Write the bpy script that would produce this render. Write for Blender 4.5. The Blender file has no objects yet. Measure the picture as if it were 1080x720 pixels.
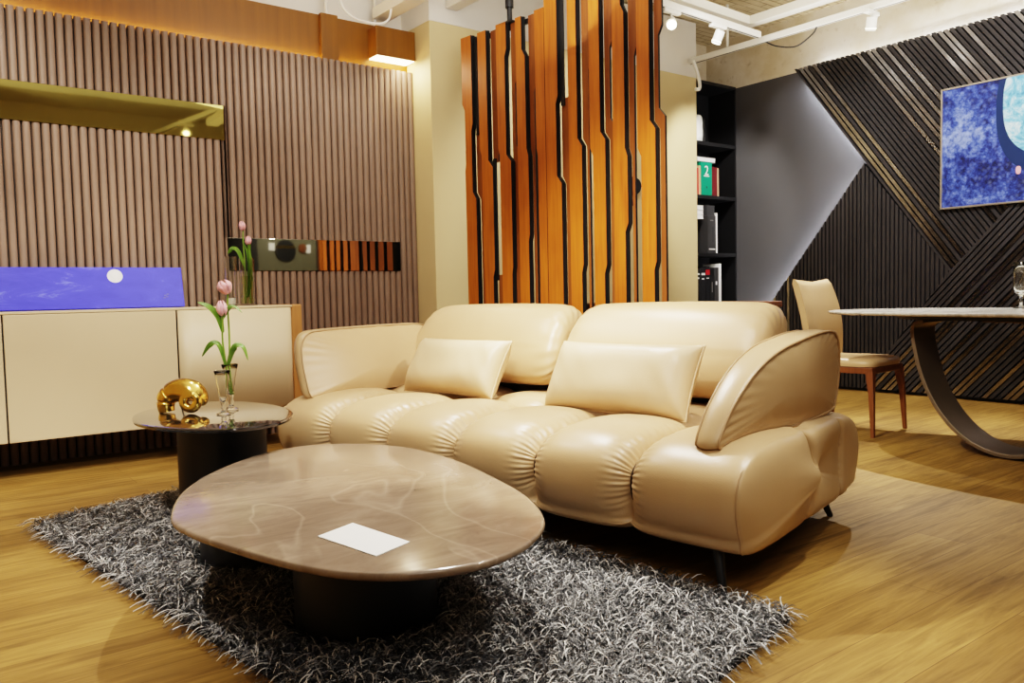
import bpy, bmesh, math, random
import numpy as np
from mathutils import Vector, Matrix, Euler
random.seed(7); rng = np.random.default_rng(7)
C = bpy.context.scene.collection
PI = math.pi

# ------------------------------------------------------------------ materials
def srgb(r, g, b):
    def f(c):
        c /= 255.0
        return c/12.92 if c <= .04045 else ((c+.055)/1.055)**2.4
    return (f(r), f(g), f(b), 1.0)

class NT:
    def __init__(s, name):
        s.m = bpy.data.materials.new(name); s.m.use_nodes = True
        s.t = s.m.node_tree; s.b = s.t.nodes['Principled BSDF']
    def n(s, typ, ins=None, **kw):
        x = s.t.nodes.new(typ)
        for k, v in kw.items(): setattr(x, k, v)
        for k, v in (ins or {}).items(): s.set(x, k, v)
        return x
    def set(s, x, k, v):
        if hasattr(v, 'is_output') or isinstance(v, bpy.types.NodeSocket): s.t.links.new(v, x.inputs[k])
        else: x.inputs[k].default_value = v
    def p(s, **kw):
        for k, v in kw.items(): s.set(s.b, k.replace('_', ' '), v)
        return s
    def coord(s, kind='Object', scale=(1, 1, 1), rot=(0, 0, 0)):
        tc = s.n('ShaderNodeTexCoord')
        mp = s.n('ShaderNodeMapping', {'Vector': tc.outputs[kind], 'Scale': scale, 'Rotation': rot})
        return mp.outputs['Vector']
    def noise(s, vec, scale=5, detail=4, rough=.55, dist=0):
        return s.n('ShaderNodeTexNoise', {'Vector': vec, 'Scale': scale, 'Detail': detail, 'Roughness': rough, 'Distortion': dist}).outputs['Fac']
    def ramp(s, fac, stops):
        r = s.n('ShaderNodeValToRGB', {'Fac': fac}); e = r.color_ramp.elements
        while len(e) < len(stops): e.new(.5)
        for i, (p, c) in enumerate(stops): e[i].position = p; e[i].color = c
        return r.outputs['Color']
    def mix(s, fac, a, b, mode='MIX'):
        x = s.n('ShaderNodeMix', data_type='RGBA', blend_type=mode)
        s.set(x, 0, fac); s.set(x, 6, a); s.set(x, 7, b)
        return x.outputs[2]
    def bump(s, h, strength=.2, dist=.01):
        s.set(s.b, 'Normal', s.n('ShaderNodeBump', {'Height': h, 'Strength': strength, 'Distance': dist}).outputs['Normal'])

def plain(name, col, rough=.5, metal=0, var=.12, vscale=6, bump=0, bscale=60, **kw):
    t = NT(name); v = t.coord()
    n = t.noise(v, vscale, 3)
    lo = tuple(c*(1-var) for c in col[:3])+(1,); hi = tuple(min(1, c*(1+var)) for c in col[:3])+(1,)
    t.p(Base_Color=t.ramp(n, [(.3, lo), (.7, hi)]), Roughness=rough, Metallic=metal, **kw)
    if bump: t.bump(t.noise(v, bscale, 3), bump, .004)
    return t.m

M = {}
M['leather'] = plain('beige_leather', srgb(186, 157, 120), .34, var=.05, vscale=3, bump=.12, bscale=260, Specular_IOR_Level=.5)
M['leather_light'] = plain('cushion_leather', srgb(204, 179, 144), .38, var=.05, vscale=4, bump=.15, bscale=200)
M['piping'] = plain('leather_piping', srgb(170, 140, 105), .4, var=.04)
M['seam_shade'] = plain('shaded_seam', srgb(58, 42, 30), .7)
M['black'] = plain('matte_black', srgb(26, 26, 28), .5, var=.1)
M['black_metal'] = plain('black_metal', srgb(34, 35, 38), .42, var=.08, bump=.03)
M['cream_wall'] = plain('cream_paint', srgb(214, 194, 150), .7, var=.03, vscale=1.5, bump=.03, bscale=90)
M['white_paint'] = plain('white_paint', srgb(224, 220, 212), .7, var=.03, vscale=2)
M['white_metal'] = plain('white_metal', srgb(226, 224, 218), .4, var=.02)
M['grey_wall'] = plain('charcoal_wall', srgb(84, 84, 88), .75, var=.04, vscale=2)
M['olive_wall'] = plain('olive_wall', srgb(104, 102, 84), .6, var=.06, vscale=2)
M['dark_wall'] = plain('dark_wall', srgb(44, 42, 40), .7, var=.06, vscale=2)
M['cream_door'] = plain('cream_lacquer', srgb(203, 184, 152), .42, var=.03, vscale=1.5, bump=.03, bscale=150)
M['gold'] = plain('polished_gold', srgb(250, 208, 118), .17, 1, var=.12, vscale=14, bump=.08, bscale=26)
M['bronze'] = plain('brushed_bronze', srgb(118, 104, 88), .36, 1, var=.12, vscale=4)
M['band'] = plain('satin_bronze', srgb(132, 118, 102), .42, .55, var=.1, vscale=4)
M['silver'] = plain('silver_frame', srgb(205, 198, 186), .3, .8, var=.03)
M['white_card'] = plain('white_card', srgb(245, 246, 246), .5, var=.01)
M['red'] = plain('red_print', srgb(190, 30, 40), .5)
M['green'] = plain('teal_binder', srgb(10, 140, 108), .45, var=.05)
M['maroon'] = plain('maroon_cloth', srgb(105, 28, 34), .55)
M['tan'] = plain('tan_paper', srgb(205, 165, 130), .6)
M['grey_board'] = plain('grey_board', srgb(120, 120, 120), .6)
M['dark_grey'] = plain('dark_grey_board', srgb(62, 62, 64), .5)
M['pink'] = plain('pink_petal', srgb(236, 170, 178), .5, var=.14, vscale=30, Subsurface_Weight=.15)
M['stem'] = plain('stem_green', srgb(110, 140, 50), .45, var=.15, vscale=20)
M['leaf'] = plain('leaf_green', srgb(86, 122, 36), .42, var=.22, vscale=25)
M['moon_white'] = plain('moon_white', srgb(236, 238, 240), .6, var=.06, vscale=30)
M['candle'] = plain('white_wax', srgb(240, 236, 225), .5)
M['wire_white'] = plain('white_cable', srgb(236, 234, 230), .5)

def glass(name, tint=(1, 1, 1, 1), rough=0.0, ior=1.2):
    t = NT(name); n = t.noise(t.coord(), 3)
    t.p(Base_Color=tint, Roughness=rough, IOR=ior, Transmission_Weight=1.0); t.bump(n, .02)
    return t.m
M['glass'] = glass('clear_glass', (.97, .985, .97, 1))
M['thick_glass'] = glass('thick_glass', (.96, .985, .97, 1), 0, 1.48)
M['water'] = glass('stem_water', srgb(232, 240, 190))

def mirror(name, col, rough=.03):
    t = NT(name); v = t.coord('Object')
    t.p(Base_Color=col, Metallic=1.0, Roughness=rough); t.bump(t.noise(v, 2.2, 2), .012, .02)
    return t.m
M['bronze_mirror'] = mirror('bronze_mirror', srgb(156, 143, 86))
M['smoked_mirror'] = mirror('smoked_mirror', srgb(176, 172, 160))

def wood(name, dark, light, rough=.45, axis='z', gscale=1.0, bump=.08):
    t = NT(name)
    sc = {'z': (22, 22, 1.3), 'x': (1.3, 22, 22), 'y': (22, 1.3, 22)}[axis]
    v = t.coord('Object', tuple(c*gscale for c in sc))
    a = t.noise(v, 1.6, 6, .62, .6); b = t.noise(t.coord('Object'), 2.2, 2)
    col = t.ramp(a, [(.28, dark), (.72, light)])
    col = t.mix(.35, col, t.ramp(b, [(.3, dark), (.7, light)]))
    t.p(Base_Color=col, Roughness=rough); t.bump(a, bump, .003)
    return t.m
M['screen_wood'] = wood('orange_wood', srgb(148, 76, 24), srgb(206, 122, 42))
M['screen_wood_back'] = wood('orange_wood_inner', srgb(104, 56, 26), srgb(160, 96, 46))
M['walnut'] = wood('walnut', srgb(84, 48, 26), srgb(140, 84, 44))
M['oak_edge'] = wood('oak_edge', srgb(150, 104, 56), srgb(186, 136, 80))
M['slat'] = wood('taupe_slat', srgb(120, 101, 88), srgb(149, 127, 112), .5, 'z', .6)
M['dark_slat'] = wood('dark_slat', srgb(38, 37, 40), srgb(56, 54, 57), .5, 'z', .5)
M['copper'] = wood('copper_veneer', srgb(112, 72, 16), srgb(136, 90, 24), .4, 'z', .5, .02)
M['gloss_slat'] = plain('bronze_mirror_strip', srgb(158, 158, 164), .2, 1, var=.25, vscale=5)

# floor planks
t = NT('oak_planks')
v = t.coord('Object')
br = t.n('ShaderNodeTexBrick', {'Vector': v, 'Scale': 1.0, 'Mortar Size': .0012, 'Mortar Smooth': .3, 'Bias': 0, 'Brick Width': 1.5, 'Row Height': .185,
        'Color1': (.0, .0, .0, 1), 'Color2': (1, 1, 1, 1), 'Mortar': (.5, .5, .5, 1)}, offset=.37)
g = t.noise(t.coord('Object', (1.1, 15, 1)), 1.9, 9, .7, 1.2)
g2 = t.noise(t.coord('Object', (.9, 4.0, 1)), 1.3, 3)
base = t.ramp(g, [(.28, srgb(70, 50, 22)), (.44, srgb(124, 94, 46)), (.72, srgb(174, 138, 76))])
base = t.mix(.4, base, t.ramp(g2, [(.3, srgb(92, 68, 32)), (.7, srgb(166, 132, 74))]))
pl = t.mix(.2, base, br.outputs['Color'], 'SOFT_LIGHT')
seam = t.mix(br.outputs['Fac'], pl, srgb(92, 64, 32))
t.p(Base_Color=seam, Roughness=t.ramp(g, [(.3, (.62, .62, .62, 1)), (.7, (.5, .5, .5, 1))]), Specular_IOR_Level=.3)
t.bump(g, .08, .003); M['floor'] = t.m

# brown stone table top
t = NT('brown_stone')
v = t.coord('Object', (1, 2.6, 1), (0, 0, .5))
n = t.noise(v, 3.4, 10, .7, 1.1)
w = t.noise(t.coord('Object', (1.6, .8, 1), (0, 0, .7)), 1.0, 3, .5, .5)
col = t.ramp(n, [(.3, srgb(108, 93, 80)), (.55, srgb(130, 114, 99)), (.75, srgb(150, 134, 118))])
vein = t.ramp(w, [(.493, (0, 0, 0, 1)), (.5, (1, 1, 1, 1)), (.507, (0, 0, 0, 1))])
vf = t.n('ShaderNodeMath', {0: vein, 1: .16}, operation='MULTIPLY').outputs[0]
t.p(Base_Color=t.mix(vf, col, srgb(205, 188, 168)), Roughness=.15, Specular_IOR_Level=.4); M['stone'] = t.m

# pale marble dining top
t = NT('pale_marble')
n = t.noise(t.coord('Object', (1, 2.2, 1)), 2.2, 8, .65, 1.6)
t.p(Base_Color=t.ramp(n, [(.3, srgb(140, 136, 134)), (.5, srgb(205, 202, 198)), (.7, srgb(226, 224, 220))]), Roughness=.16); M['marble'] = t.m

# dark rippled side table glass
t = NT('dark_rippled_glass')
wv = t.n('ShaderNodeTexWave', {'Vector': t.coord('Object', (1, 1, 1), (0, 0, .5)), 'Scale': 9, 'Distortion': 9, 'Detail': 3, 'Detail Scale': 1.2})
t.p(Base_Color=t.ramp(wv.outputs['Fac'], [(.2, srgb(14, 13, 15)), (.8, srgb(46, 42, 42))]), Roughness=.05, Specular_IOR_Level=.8, Coat_Weight=1.0, Coat_Roughness=.02)
t.bump(wv.outputs['Fac'], .05, .004); M['dark_glass'] = t.m

# plaster with stains; brick
t = NT('stained_plaster')
v = t.coord('Object'); n = t.noise(v, 1.3, 6, .65); n2 = t.noise(v, 9, 6, .7)
col = t.ramp(n, [(.42, srgb(222, 214, 200)), (.62, srgb(202, 188, 160))])
t.p(Base_Color=t.mix(t.ramp(n2, [(.58, (0, 0, 0, 1)), (.75, (.6, .6, .6, 1))]), col, srgb(150, 128, 92)), Roughness=.85); t.bump(n2, .15, .01); M['plaster'] = t.m
t = NT('raw_brick')
v = t.coord('Object')
br = t.n('ShaderNodeTexBrick', {'Vector': v, 'Scale': 1.0, 'Brick Width': .24, 'Row Height': .075, 'Mortar Size': .008, 'Mortar Smooth': .5,
     'Color1': srgb(202, 186, 152), 'Color2': srgb(182, 164, 130), 'Mortar': srgb(134, 118, 92)})
n = t.noise(v, 5, 6, .7)
t.p(Base_Color=t.mix(t.ramp(n, [(.4, (0, 0, 0, 1)), (.7, (.7, .7, .7, 1))]), br.outputs['Color'], srgb(208, 194, 164)), Roughness=.9)
t.bump(br.outputs['Fac'], -.4, .01); M['brick'] = t.m

# blue canvas pictures
t = NT('blue_granular_canvas')
v = t.coord('Object'); n = t.noise(v, 15, 10, .8); n2 = t.noise(v, 2.6, 4, .6)
vo = t.n('ShaderNodeTexVoronoi', {'Vector': v, 'Scale': 26}).outputs['Distance']
col = t.ramp(t.mix(.45, n, n2), [(.42, srgb(8, 14, 54)), (.475, srgb(32, 50, 130)), (.52, srgb(68, 94, 186)), (.60, srgb(150, 172, 232))])
t.p(Base_Color=t.mix(.25, col, t.ramp(vo, [(0, srgb(150, 170, 240)), (.5, srgb(18, 26, 90))])), Roughness=.5, Emission_Color=col, Emission_Strength=.05); t.bump(n, .4, .01); M['blue_canvas'] = t.m  # weak emission makes the canvas glow a little, though it is no lamp
t = NT('pale_cyan_canvas')
v = t.coord('Object'); n = t.noise(v, 7, 10, .75, .8)
t.p(Base_Color=t.ramp(n, [(.36, srgb(40, 110, 170)), (.5, srgb(120, 190, 225)), (.62, srgb(214, 236, 244))]), Roughness=.5); M['cyan_canvas'] = t.m
M['navy'] = plain('navy_ring', srgb(20, 44, 92), .45, var=.1)
t = NT('ultramarine_canvas')
v = t.coord('Object', (1, 1, 1)); n = t.noise(t.coord('Object', (1.6, 1, 5)), 2.6, 7, .7, 1.0)
t.p(Base_Color=t.ramp(n, [(.35, srgb(38, 38, 214)), (.60, srgb(52, 54, 232)), (.74, srgb(110, 120, 245))]), Roughness=.42); M['ultramarine'] = t.m

# rug strands and backing
t = NT('rug_strands')
ge = t.n('ShaderNodeNewGeometry')
t.p(Base_Color=t.ramp(ge.outputs['Random Per Island'], [(0, srgb(20, 21, 24)), (.35, srgb(50, 52, 57)), (.62, srgb(104, 106, 111)), (.85, srgb(190, 190, 191)), (1, srgb(240, 238, 235))]), Roughness=.38, Specular_IOR_Level=.5); M['rug'] = t.m
M['rug_base'] = plain('rug_backing', srgb(34, 35, 38), .9)

def emis(name, col, s):
    t = NT(name); n = t.noise(t.coord(), 2)
    t.p(Base_Color=col, Emission_Color=col, Emission_Strength=s); return t.m
M['lamp_face'] = emis('lamp_face', (1, .93, .8, 1), 28)
M['led_warm'] = emis('warm_led', (1, .68, .30, 1), 60)
M['led_white'] = emis('white_led', (.97, .97, 1, 1), 26)
M['led_bright'] = emis('bright_led', (.97, .97, 1, 1), 70)
M['led_soft'] = emis('warm_white_led', (1, .88, .62, 1), 6)

# ------------------------------------------------------------------ mesh builder
class MB:
    def __init__(s): s.v = []; s.f = []; s.mi = []; s.cur = 0
    def add(s, vs, fs):
        o = len(s.v); s.v += [tuple(p) for p in vs]; s.f += [tuple(i+o for i in f) for f in fs]; s.mi += [s.cur]*len(fs); return s
    def box(s, x0, x1, y0, y1, z0, z1, mat=None):
        vs = [(x, y, z) for x in (x0, x1) for y in (y0, y1) for z in (z0, z1)]
        if mat is not None: vs = [tuple(mat @ Vector(p)) for p in vs]
        return s.add(vs, [(0, 1, 3, 2), (4, 6, 7, 5), (0, 4, 5, 1), (2, 3, 7, 6), (0, 2, 6, 4), (1, 5, 7, 3)])
    def lathe(s, prof, n=32, cx=0, cy=0, mat=None):
        vs = []; m = len(prof)
        for k in range(n):
            a = 2*PI*k/n
            for r, z in prof:
                p = Vector((cx+r*math.cos(a), cy+r*math.sin(a), z)); vs.append(tuple(mat @ p) if mat is not None else tuple(p))
        fs = [(k*m+i, ((k+1) % n)*m+i, ((k+1) % n)*m+i+1, k*m+i+1) for k in range(n) for i in range(m-1)]
        return s.add(vs, fs)
    def prism(s, poly, a0, a1, fn=None):
        # poly of (u,w); fn maps (u,w,a) to a point
        fn = fn or (lambda u, w, a: (u, w, a)); n = len(poly)
        vs = [fn(u, w, a0) for u, w in poly]+[fn(u, w, a1) for u, w in poly]
        return s.add(vs, [tuple(range(n)), tuple(range(2*n-1, n-1, -1))]+[(i, (i+1) % n, n+(i+1) % n, n+i) for i in range(n)])
    def tube(s, path, r, n=10, flat=None, closed=False):
        P = [Vector(p) for p in path]; m = len(P); vs = []; up = Vector((0, 0, 1)); prev = None
        rs = r if isinstance(r, (list, tuple)) else [r]*m
        for i in range(m):
            if closed: d = (P[(i+1) % m]-P[i-1])
            else: d = P[min(i+1, m-1)]-P[max(i-1, 0)]
            d.normalize()
            if prev is None:
                a = d.cross(up)
                if a.length < .01: a = d.cross(Vector((1, 0, 0)))
            else: a = prev - d*prev.dot(d)
            a.normalize(); prev = a; b = d.cross(a)
            for k in range(n):
                th = 2*PI*k/n
                vs.append(P[i]+(a*math.cos(th)+b*math.sin(th))*rs[i])
        fs = [(i*n+k, i*n+(k+1) % n, ((i+1) % m)*n+(k+1) % n, ((i+1) % m)*n+k) for i in range(m if closed else m-1) for k in range(n)]
        if not closed: fs += [tuple(range(n))[::-1], tuple(range((m-1)*n, m*n))]
        return s.add(vs, fs)
    def grid(s, rows, cu=False, cv=False):
        a = len(rows); b = len(rows[0]); vs = [p for r in rows for p in r]
        fs = [(i*b+j, i*b+(j+1) % b, ((i+1) % a)*b+(j+1) % b, ((i+1) % a)*b+j) for i in range(a if cu else a-1) for j in range(b if cv else b-1)]
        return s.add(vs, fs)
    def build(s, name, mats, parent=None, smooth=False, bevel=0, subsurf=0, weld=False, solid=0, ang=40):
        me = bpy.data.meshes.new(name); me.from_pydata(s.v, [], s.f)
        for m in (mats if isinstance(mats, (list, tuple)) else [mats]): me.materials.append(M[m] if isinstance(m, str) else m)
        me.polygons.foreach_set('material_index', s.mi)
        bm = bmesh.new(); bm.from_mesh(me)
        if weld: bmesh.ops.remove_doubles(bm, verts=bm.verts, dist=1e-5)
        bmesh.ops.recalc_face_normals(bm, faces=bm.faces); bm.to_mesh(me); bm.free()
        if smooth:
            me.polygons.foreach_set('use_smooth', [True]*len(me.polygons))
            if smooth == 'auto': me.set_sharp_from_angle(angle=math.radians(ang))
        o = bpy.data.objects.new(name, me); C.objects.link(o)
        if parent is not None: o.parent = parent
        if solid: md = o.modifiers.new('thick', 'SOLIDIFY'); md.thickness = solid; md.offset = 0
        if bevel: md = o.modifiers.new('bevel', 'BEVEL'); md.width = bevel; md.segments = 2; md.limit_method = 'ANGLE'
        if subsurf: md = o.modifiers.new('sub', 'SUBSURF'); md.levels = subsurf; md.render_levels = subsurf
        return o

def tag(o, label, cat, group=None):
    o['label'] = label; o['category'] = cat
    if group: o['group'] = group
    return o
def thing(name, label, cat, loc=(0, 0, 0), rz=0, group=None):
    o = bpy.data.objects.new(name, None); C.objects.link(o); o.location = loc; o.rotation_euler = (0, 0, rz)
    o.empty_display_size = .1
    return tag(o, label, cat, group)
def struct(o): o['kind'] = 'structure'; return o
def dup(root, loc, label, rz=None, group=None):
    r = root.copy(); C.objects.link(r); r.location = loc; r['label'] = label
    if rz is not None: r.rotation_euler = (0, 0, rz)
    if group: r['group'] = group
    for ch in list(root.children):
        c = ch.copy(); C.objects.link(c); c.parent = r
        for g_ in list(ch.children):
            d = g_.copy(); C.objects.link(d); d.parent = c
    return r
def spline(pts, n=8, closed=False):
    P = [Vector(p) for p in pts]; m = len(P); out = []
    for i in range(m if closed else m-1):
        if closed: a, b, c, d = P[i-1], P[i], P[(i+1) % m], P[(i+2) % m]
        else: a, b, c, d = P[max(i-1, 0)], P[i], P[i+1], P[min(i+2, m-1)]
        for k in range(n):
            t_ = k/n
            out.append(.5*((2*b)+(c-a)*t_+(2*a-5*b+4*c-d)*t_*t_+(3*b-a-3*c+d)*t_**3))
    if not closed: out.append(P[-1])
    return out

# ------------------------------------------------------------------ room shell
YL, XR = 5.43, 6.77
X0, Y0 = -1.3, -1.05
struct(MB().box(X0-.1, XR+.25, Y0-.1, 5.9, -.06, 0).build('floor', 'floor'))
struct(MB().box(X0-.1, 3.35, YL+.035, YL+.06, 0, 2.606).build('wall_left', 'dark_wall'))
struct(MB().box(X0-.1, 3.35, YL+.16, YL+.25, 0, 3.45).build('wall_left_upper', 'white_paint'))
struct(MB().box(3.23, 6.2, 5.18, 5.62, 0, 2.94).build('wall_back', 'cream_wall', bevel=.004))
struct(MB().box(3.23, 6.2, 5.18, 5.62, 2.94, 3.45).build('trim_6', 'white_paint'))
struct(MB().box(6.2, XR+.25, 5.62, 5.72, 0, 3.5).build('wall_alcove', 'plaster'))
struct(MB().box(XR+.12, XR+.25, Y0-.1, 5.62, 0, 2.95).build('wall_right', 'grey_wall'))
struct(MB().box(XR+.118, XR+.25, Y0-.1, 5.62, 2.95, 3.46).build('wall_right_upper', 'plaster'))
struct(MB().box(X0-.1, X0, Y0-.1, 5.6, 0, 3.45).build('wall_near', 'cream_wall'))
# ceiling: white plaster on the left, bare brick over the dining side
struct(MB().box(X0-.1, 4.4, Y0-.1, 5.63, 3.45, 3.52).build('ceiling', 'white_paint'))
struct(MB().box(4.4, XR+.2, Y0-.1, 5.72, 3.46, 3.53).build('ceiling_brick', 'brick'))
# the wall behind, seen in the smoked mirror
w_ = MB(); w_.box(X0-.1, 4.33, Y0-.1, Y0, 0, 2.7)
w_.cur = 1; w_.box(4.33, 5.26, Y0-.1, Y0, 0, 2.7)
w_.cur = 0; w_.box(5.26, XR+.2, Y0-.1, Y0, 0, 2.7)
w_.cur = 2; w_.box(X0-.1, XR+.2, Y0-.1, Y0, 2.7, 3.45)
struct(w_.build('wall_front', ['dark_wall', 'olive_wall', 'white_paint']))

# fluted taupe cladding of the left wall (one continuous panelling)
mb = MB(); p = .049; x = X0
prof = [(-.0205, .034), (-.0205, .012), (-.015, .003), (-.006, 0), (.006, 0), (.015, .003), (.0205, .012), (.0205, .034)]
mirr = [(-.6, 1.79, 1.972, 2.196), (1.775, 3.075, 1.116, 1.336)]
while x < 3.22:
    spans = [(0.0, 2.615)]
    for a, b, z0, z1 in mirr:
        if a < x < b:
            spans = [q for s0, s1 in spans for q in ((s0, z0), (z1, s1))]
    for z0, z1 in spans:
        mb.prism([(x+q[0], YL+q[1]) for q in prof], z0, z1)
    x += p
struct(mb.build('trim_1', 'slat', smooth='auto', ang=60))
# copper veneer above it, with glowing slot
struct(MB().box(X0, 3.229, YL+.085, YL+.158, 2.50, 2.94).build('trim_2', 'copper'))
struct(MB().box(X0, 3.22, YL+.066, YL+.078, 2.598, 2.606).build('trim_3', 'led_warm'))

# charcoal slat cladding of the right wall: three directions
def clip(poly, n, d):
    out = []
    for i in range(len(poly)):
        a, b = poly[i], poly[(i+1) % len(poly)]
        fa, fb = a[0]*n[0]+a[1]*n[1]-d, b[0]*n[0]+b[1]*n[1]-d
        if fa >= 0: out.append(a)
        if (fa >= 0) != (fb >= 0):
            t_ = fa/(fa-fb); out.append((a[0]+(b[0]-a[0])*t_, a[1]+(b[1]-a[1])*t_))
    return out
def slatfield(name, region, direction, pitch=.0375, wdt=.026, gloss=(), x1=XR, dep=.03):
    dx, dz = direction; l = math.hypot(dx, dz); dx /= l; dz /= l; nx, nz = -dz, dx
    vals = [q[0]*nx+q[1]*nz for q in region]; k0 = math.floor(min(vals)/pitch); k1 = math.ceil(max(vals)/pitch)
    mb = MB()
    mb.prism(region, x1+dep+.012, x1+dep+.03, lambda u, w, a: (a, u, w))
    for k in range(k0, k1+1):
        c = k*pitch; pg = clip(clip(region, (nx, nz), c-wdt/2), (-nx, -nz), -(c+wdt/2))
        if len(pg) < 3: continue
        area = abs(sum(pg[i][0]*pg[(i+1) % len(pg)][1]-pg[(i+1) % len(pg)][0]*pg[i][1] for i in range(len(pg))))/2
        if area < 2e-4: continue
        mb.cur = 1 if (k-k0) in gloss else 0
        mb.prism(pg, x1+(.006 if mb.cur else 0), x1+dep+.012, lambda u, w, a: (a, u, w)); mb.cur = 0
    return struct(mb.build(name, ['dark_slat', 'gloss_slat']))
ymin = Y0
A = [(4.50, 2.95), (3.09, 1.03), (2.20, 2.0), (1.33, 2.95)]
B = [(3.818, 1.99), (3.09, 1.03), (3.84, .03), (5.36, .03)]
Cc = [(3.09, 1.03), (1.33, 2.95), (ymin, 2.95), (ymin, .03), (3.84, .03)]
slatfield('trim_4', A, (4.50-3.09, 2.95-1.03), gloss=(2, 3, 5, 14, 16, 17, 19, 21, 27, 29, 30, 33, 41, 43, 44))
slatfield('trim_5', B, (0, 1), gloss=(14, 16, 17, 21))
slatfield('trim_7', Cc, (-1.76, 1.92), gloss=(6, 8, 9, 13, 15, 19, 20, 24, 27, 28))
# hidden light strips that wash the charcoal wall, the triangle's edge and the plaster above
mb = MB()
for (y0_, z0_), (y1_, z1_) in (((4.40, 2.83), (3.86, 2.09)), ((3.86, 1.90), (5.1, .30))):
    n_ = Vector((0, -(z1_-z0_), y1_-y0_)).normalized()*.004; off = Vector((0, -.03, 0))
    a = Vector((XR+.072, y0_, z0_))+off; b = Vector((XR+.072, y1_, z1_))+off; ex = Vector((.01, 0, 0))
    mb.add([a-n_-ex, b-n_-ex, b+n_-ex, a+n_-ex, a-n_+ex, b-n_+ex, b+n_+ex, a+n_+ex], [(0, 1, 2, 3), (7, 6, 5, 4), (0, 4, 5, 1), (1, 5, 6, 2), (2, 6, 7, 3), (3, 7, 4, 0)])
struct(mb.build('trim_8', 'led_bright'))
struct(MB().box(XR+.066, XR+.086, ymin+.05, 4.3, 2.905, 2.915).build('trim_9', 'led_white'))
struct(MB().box(XR+.065, XR+.118, Y0, 5.25, 0, .03).build('baseboard_right', 'black'))

# ------------------------------------------------------------------ left wall things
def panel(name, mat, label, x0, x1, z0, z1, cat='mirror'):
    return tag(MB().box(x0, x1, YL-.004, YL+.03, z0, z1).build(name, mat, bevel=.001), label, cat)
panel('wall_mirror', 'bronze_mirror', 'long bronze tinted mirror strip set high in the slatted wall', -.6, 1.785, 1.972, 2.194)
panel('wall_mirror', 'smoked_mirror', 'short smoked mirror strip in the slatted wall just above the sideboard', 1.777, 3.073, 1.118, 1.335)

def copper_box(name, label, x0, x1, y0, z0, z1):
    r = thing(name, label, 'box', (x0, y0, z0))
    MB().box(0, x1-x0, 0, YL+.084-y0, 0, z1-z0).build('casing', 'copper', r, bevel=.003)
    return r
copper_box('copper_post', 'narrow copper veneer upright between two lit panels above the slats', 2.515, 2.645, 5.475, 2.62, 2.945)
cb = copper_box('copper_box', 'boxy copper veneer end housing above the slats beside the cream column', 2.90, 3.225, 5.38, 2.69, 2.90)
MB().box(.008, .318, .01, .17, -.006, -.001).build('light_panel', 'led_soft', cb)['label'] = 'glowing underside of the housing'

# ------------------------------------------------------------------ sideboard
sb = thing('sideboard', 'long cream lacquered wall sideboard with an oak end, below the mirrors', 'sideboard', (-.42, 4.95, 0))
MB().box(0, 2.40, .02, .479, .215, .872).build('carcass', 'dark_wall', sb)
MB().box(-.01, 2.43, -.005, .475, .872, .886).build('top', 'cream_door', sb, bevel=.003)
xs = [0, .862, 1.727, 2.38]
for i in range(3):
    a, b = xs[i]+.004, xs[i+1]-.004
    if i < 2:
        o = MB().box(a, b, -.005, .018, .20, .870).build('door', 'cream_door', sb, bevel=.003)
    else:
        rows = []
        for k in range(9): rows.append((a+(b-a)*k/8, -.005))
        for k in range(1, 9): rows.append((b+.045*math.sin(PI/2*k/8), -.005+.02*(1-math.cos(PI/2*k/8))))
        mb = MB(); n_ = len(rows)
        mb.grid([[(x_, y_, .20) for x_, y_ in rows], [(x_, y_, .870) for x_, y_ in rows]])
        o = mb.build('door', 'cream_door', sb, smooth='auto', solid=.01)
mb = MB(); mb.box(2.426, 2.495, .0, .475, .17, .889); mb.build('side_panel', 'oak_edge', sb, bevel=.008)['label'] = 'oak end panel'

# leaning blue picture
pc = thing('canvas_picture', 'long ultramarine blue canvas with a white moon leaning on the sideboard', 'picture', (-.35, 5.30, .886))
tilt = Matrix.Rotation(math.radians(-12), 4, 'X')
mb = MB(); mb.box(0, 1.80, -.012, .012, .003, .252, tilt); mb.build('canvas', 'ultramarine', pc, bevel=.002)
mn = MB(); R_ = .043
mn.add([tuple(tilt @ Vector((1.415+R_*math.cos(a), -.0135, .198+R_*.95*math.sin(a)))) for a in np.linspace(0, 2*PI, 40, endpoint=False)], [tuple(range(40))])
mn.build('moon', 'moon_white', pc)
sg = MB()
for (x_, z_) in ((1.69, .075), (1.705, .082), (1.70, .066), (1.685, .06)):
    sg.box(x_-.006, x_+.006, -.0138, -.0125, z_-.002, z_+.002, tilt)
sg.build('signature', 'grey_board', pc)

# ------------------------------------------------------------------ sofa
SO = thing('sofa', 'large beige leather sofa with puffed channels, folding backs and splayed black legs', 'sofa', (1.947, 1.539, 0), math.radians(10))
prof = [Vector((p_[0], p_[1])) for p_ in spline([(.07, .118, 0), (-.015, .18, 0), (-.045, .28, 0), (-.015, .375, 0), (.09, .436, 0), (.27, .456, 0), (.45, .445, 0), (.555, .405, 0), (.66, .440, 0), (.85, .445, 0), (1.04, .425, 0), (1.145, .37, 0), (1.18, .28, 0), (1.14, .175, 0), (1.06, .125, 0), (.6, .115, 0)], 30, True)]
PN = len(prof)
nor = []
for i in range(PN):
    d = prof[(i+1) % PN]-prof[i-1]; d.normalize(); nor.append(Vector((-d.y, d.x)))
if sum((prof[i]-Vector((.58, .29))).dot(nor[i]) for i in range(PN)) > 0: nor = [-q for q in nor]   # inward
ph = rng.uniform(0, 6.28, 40)
def wr(i, k):
    return math.sin(i*.9+ph[k])+.6*math.sin(i*.53+ph[k+8])
ys = [-.055, .35, .775, 1.2, 1.62, 2.045, 2.42]
rows = []
NS = 18
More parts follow.
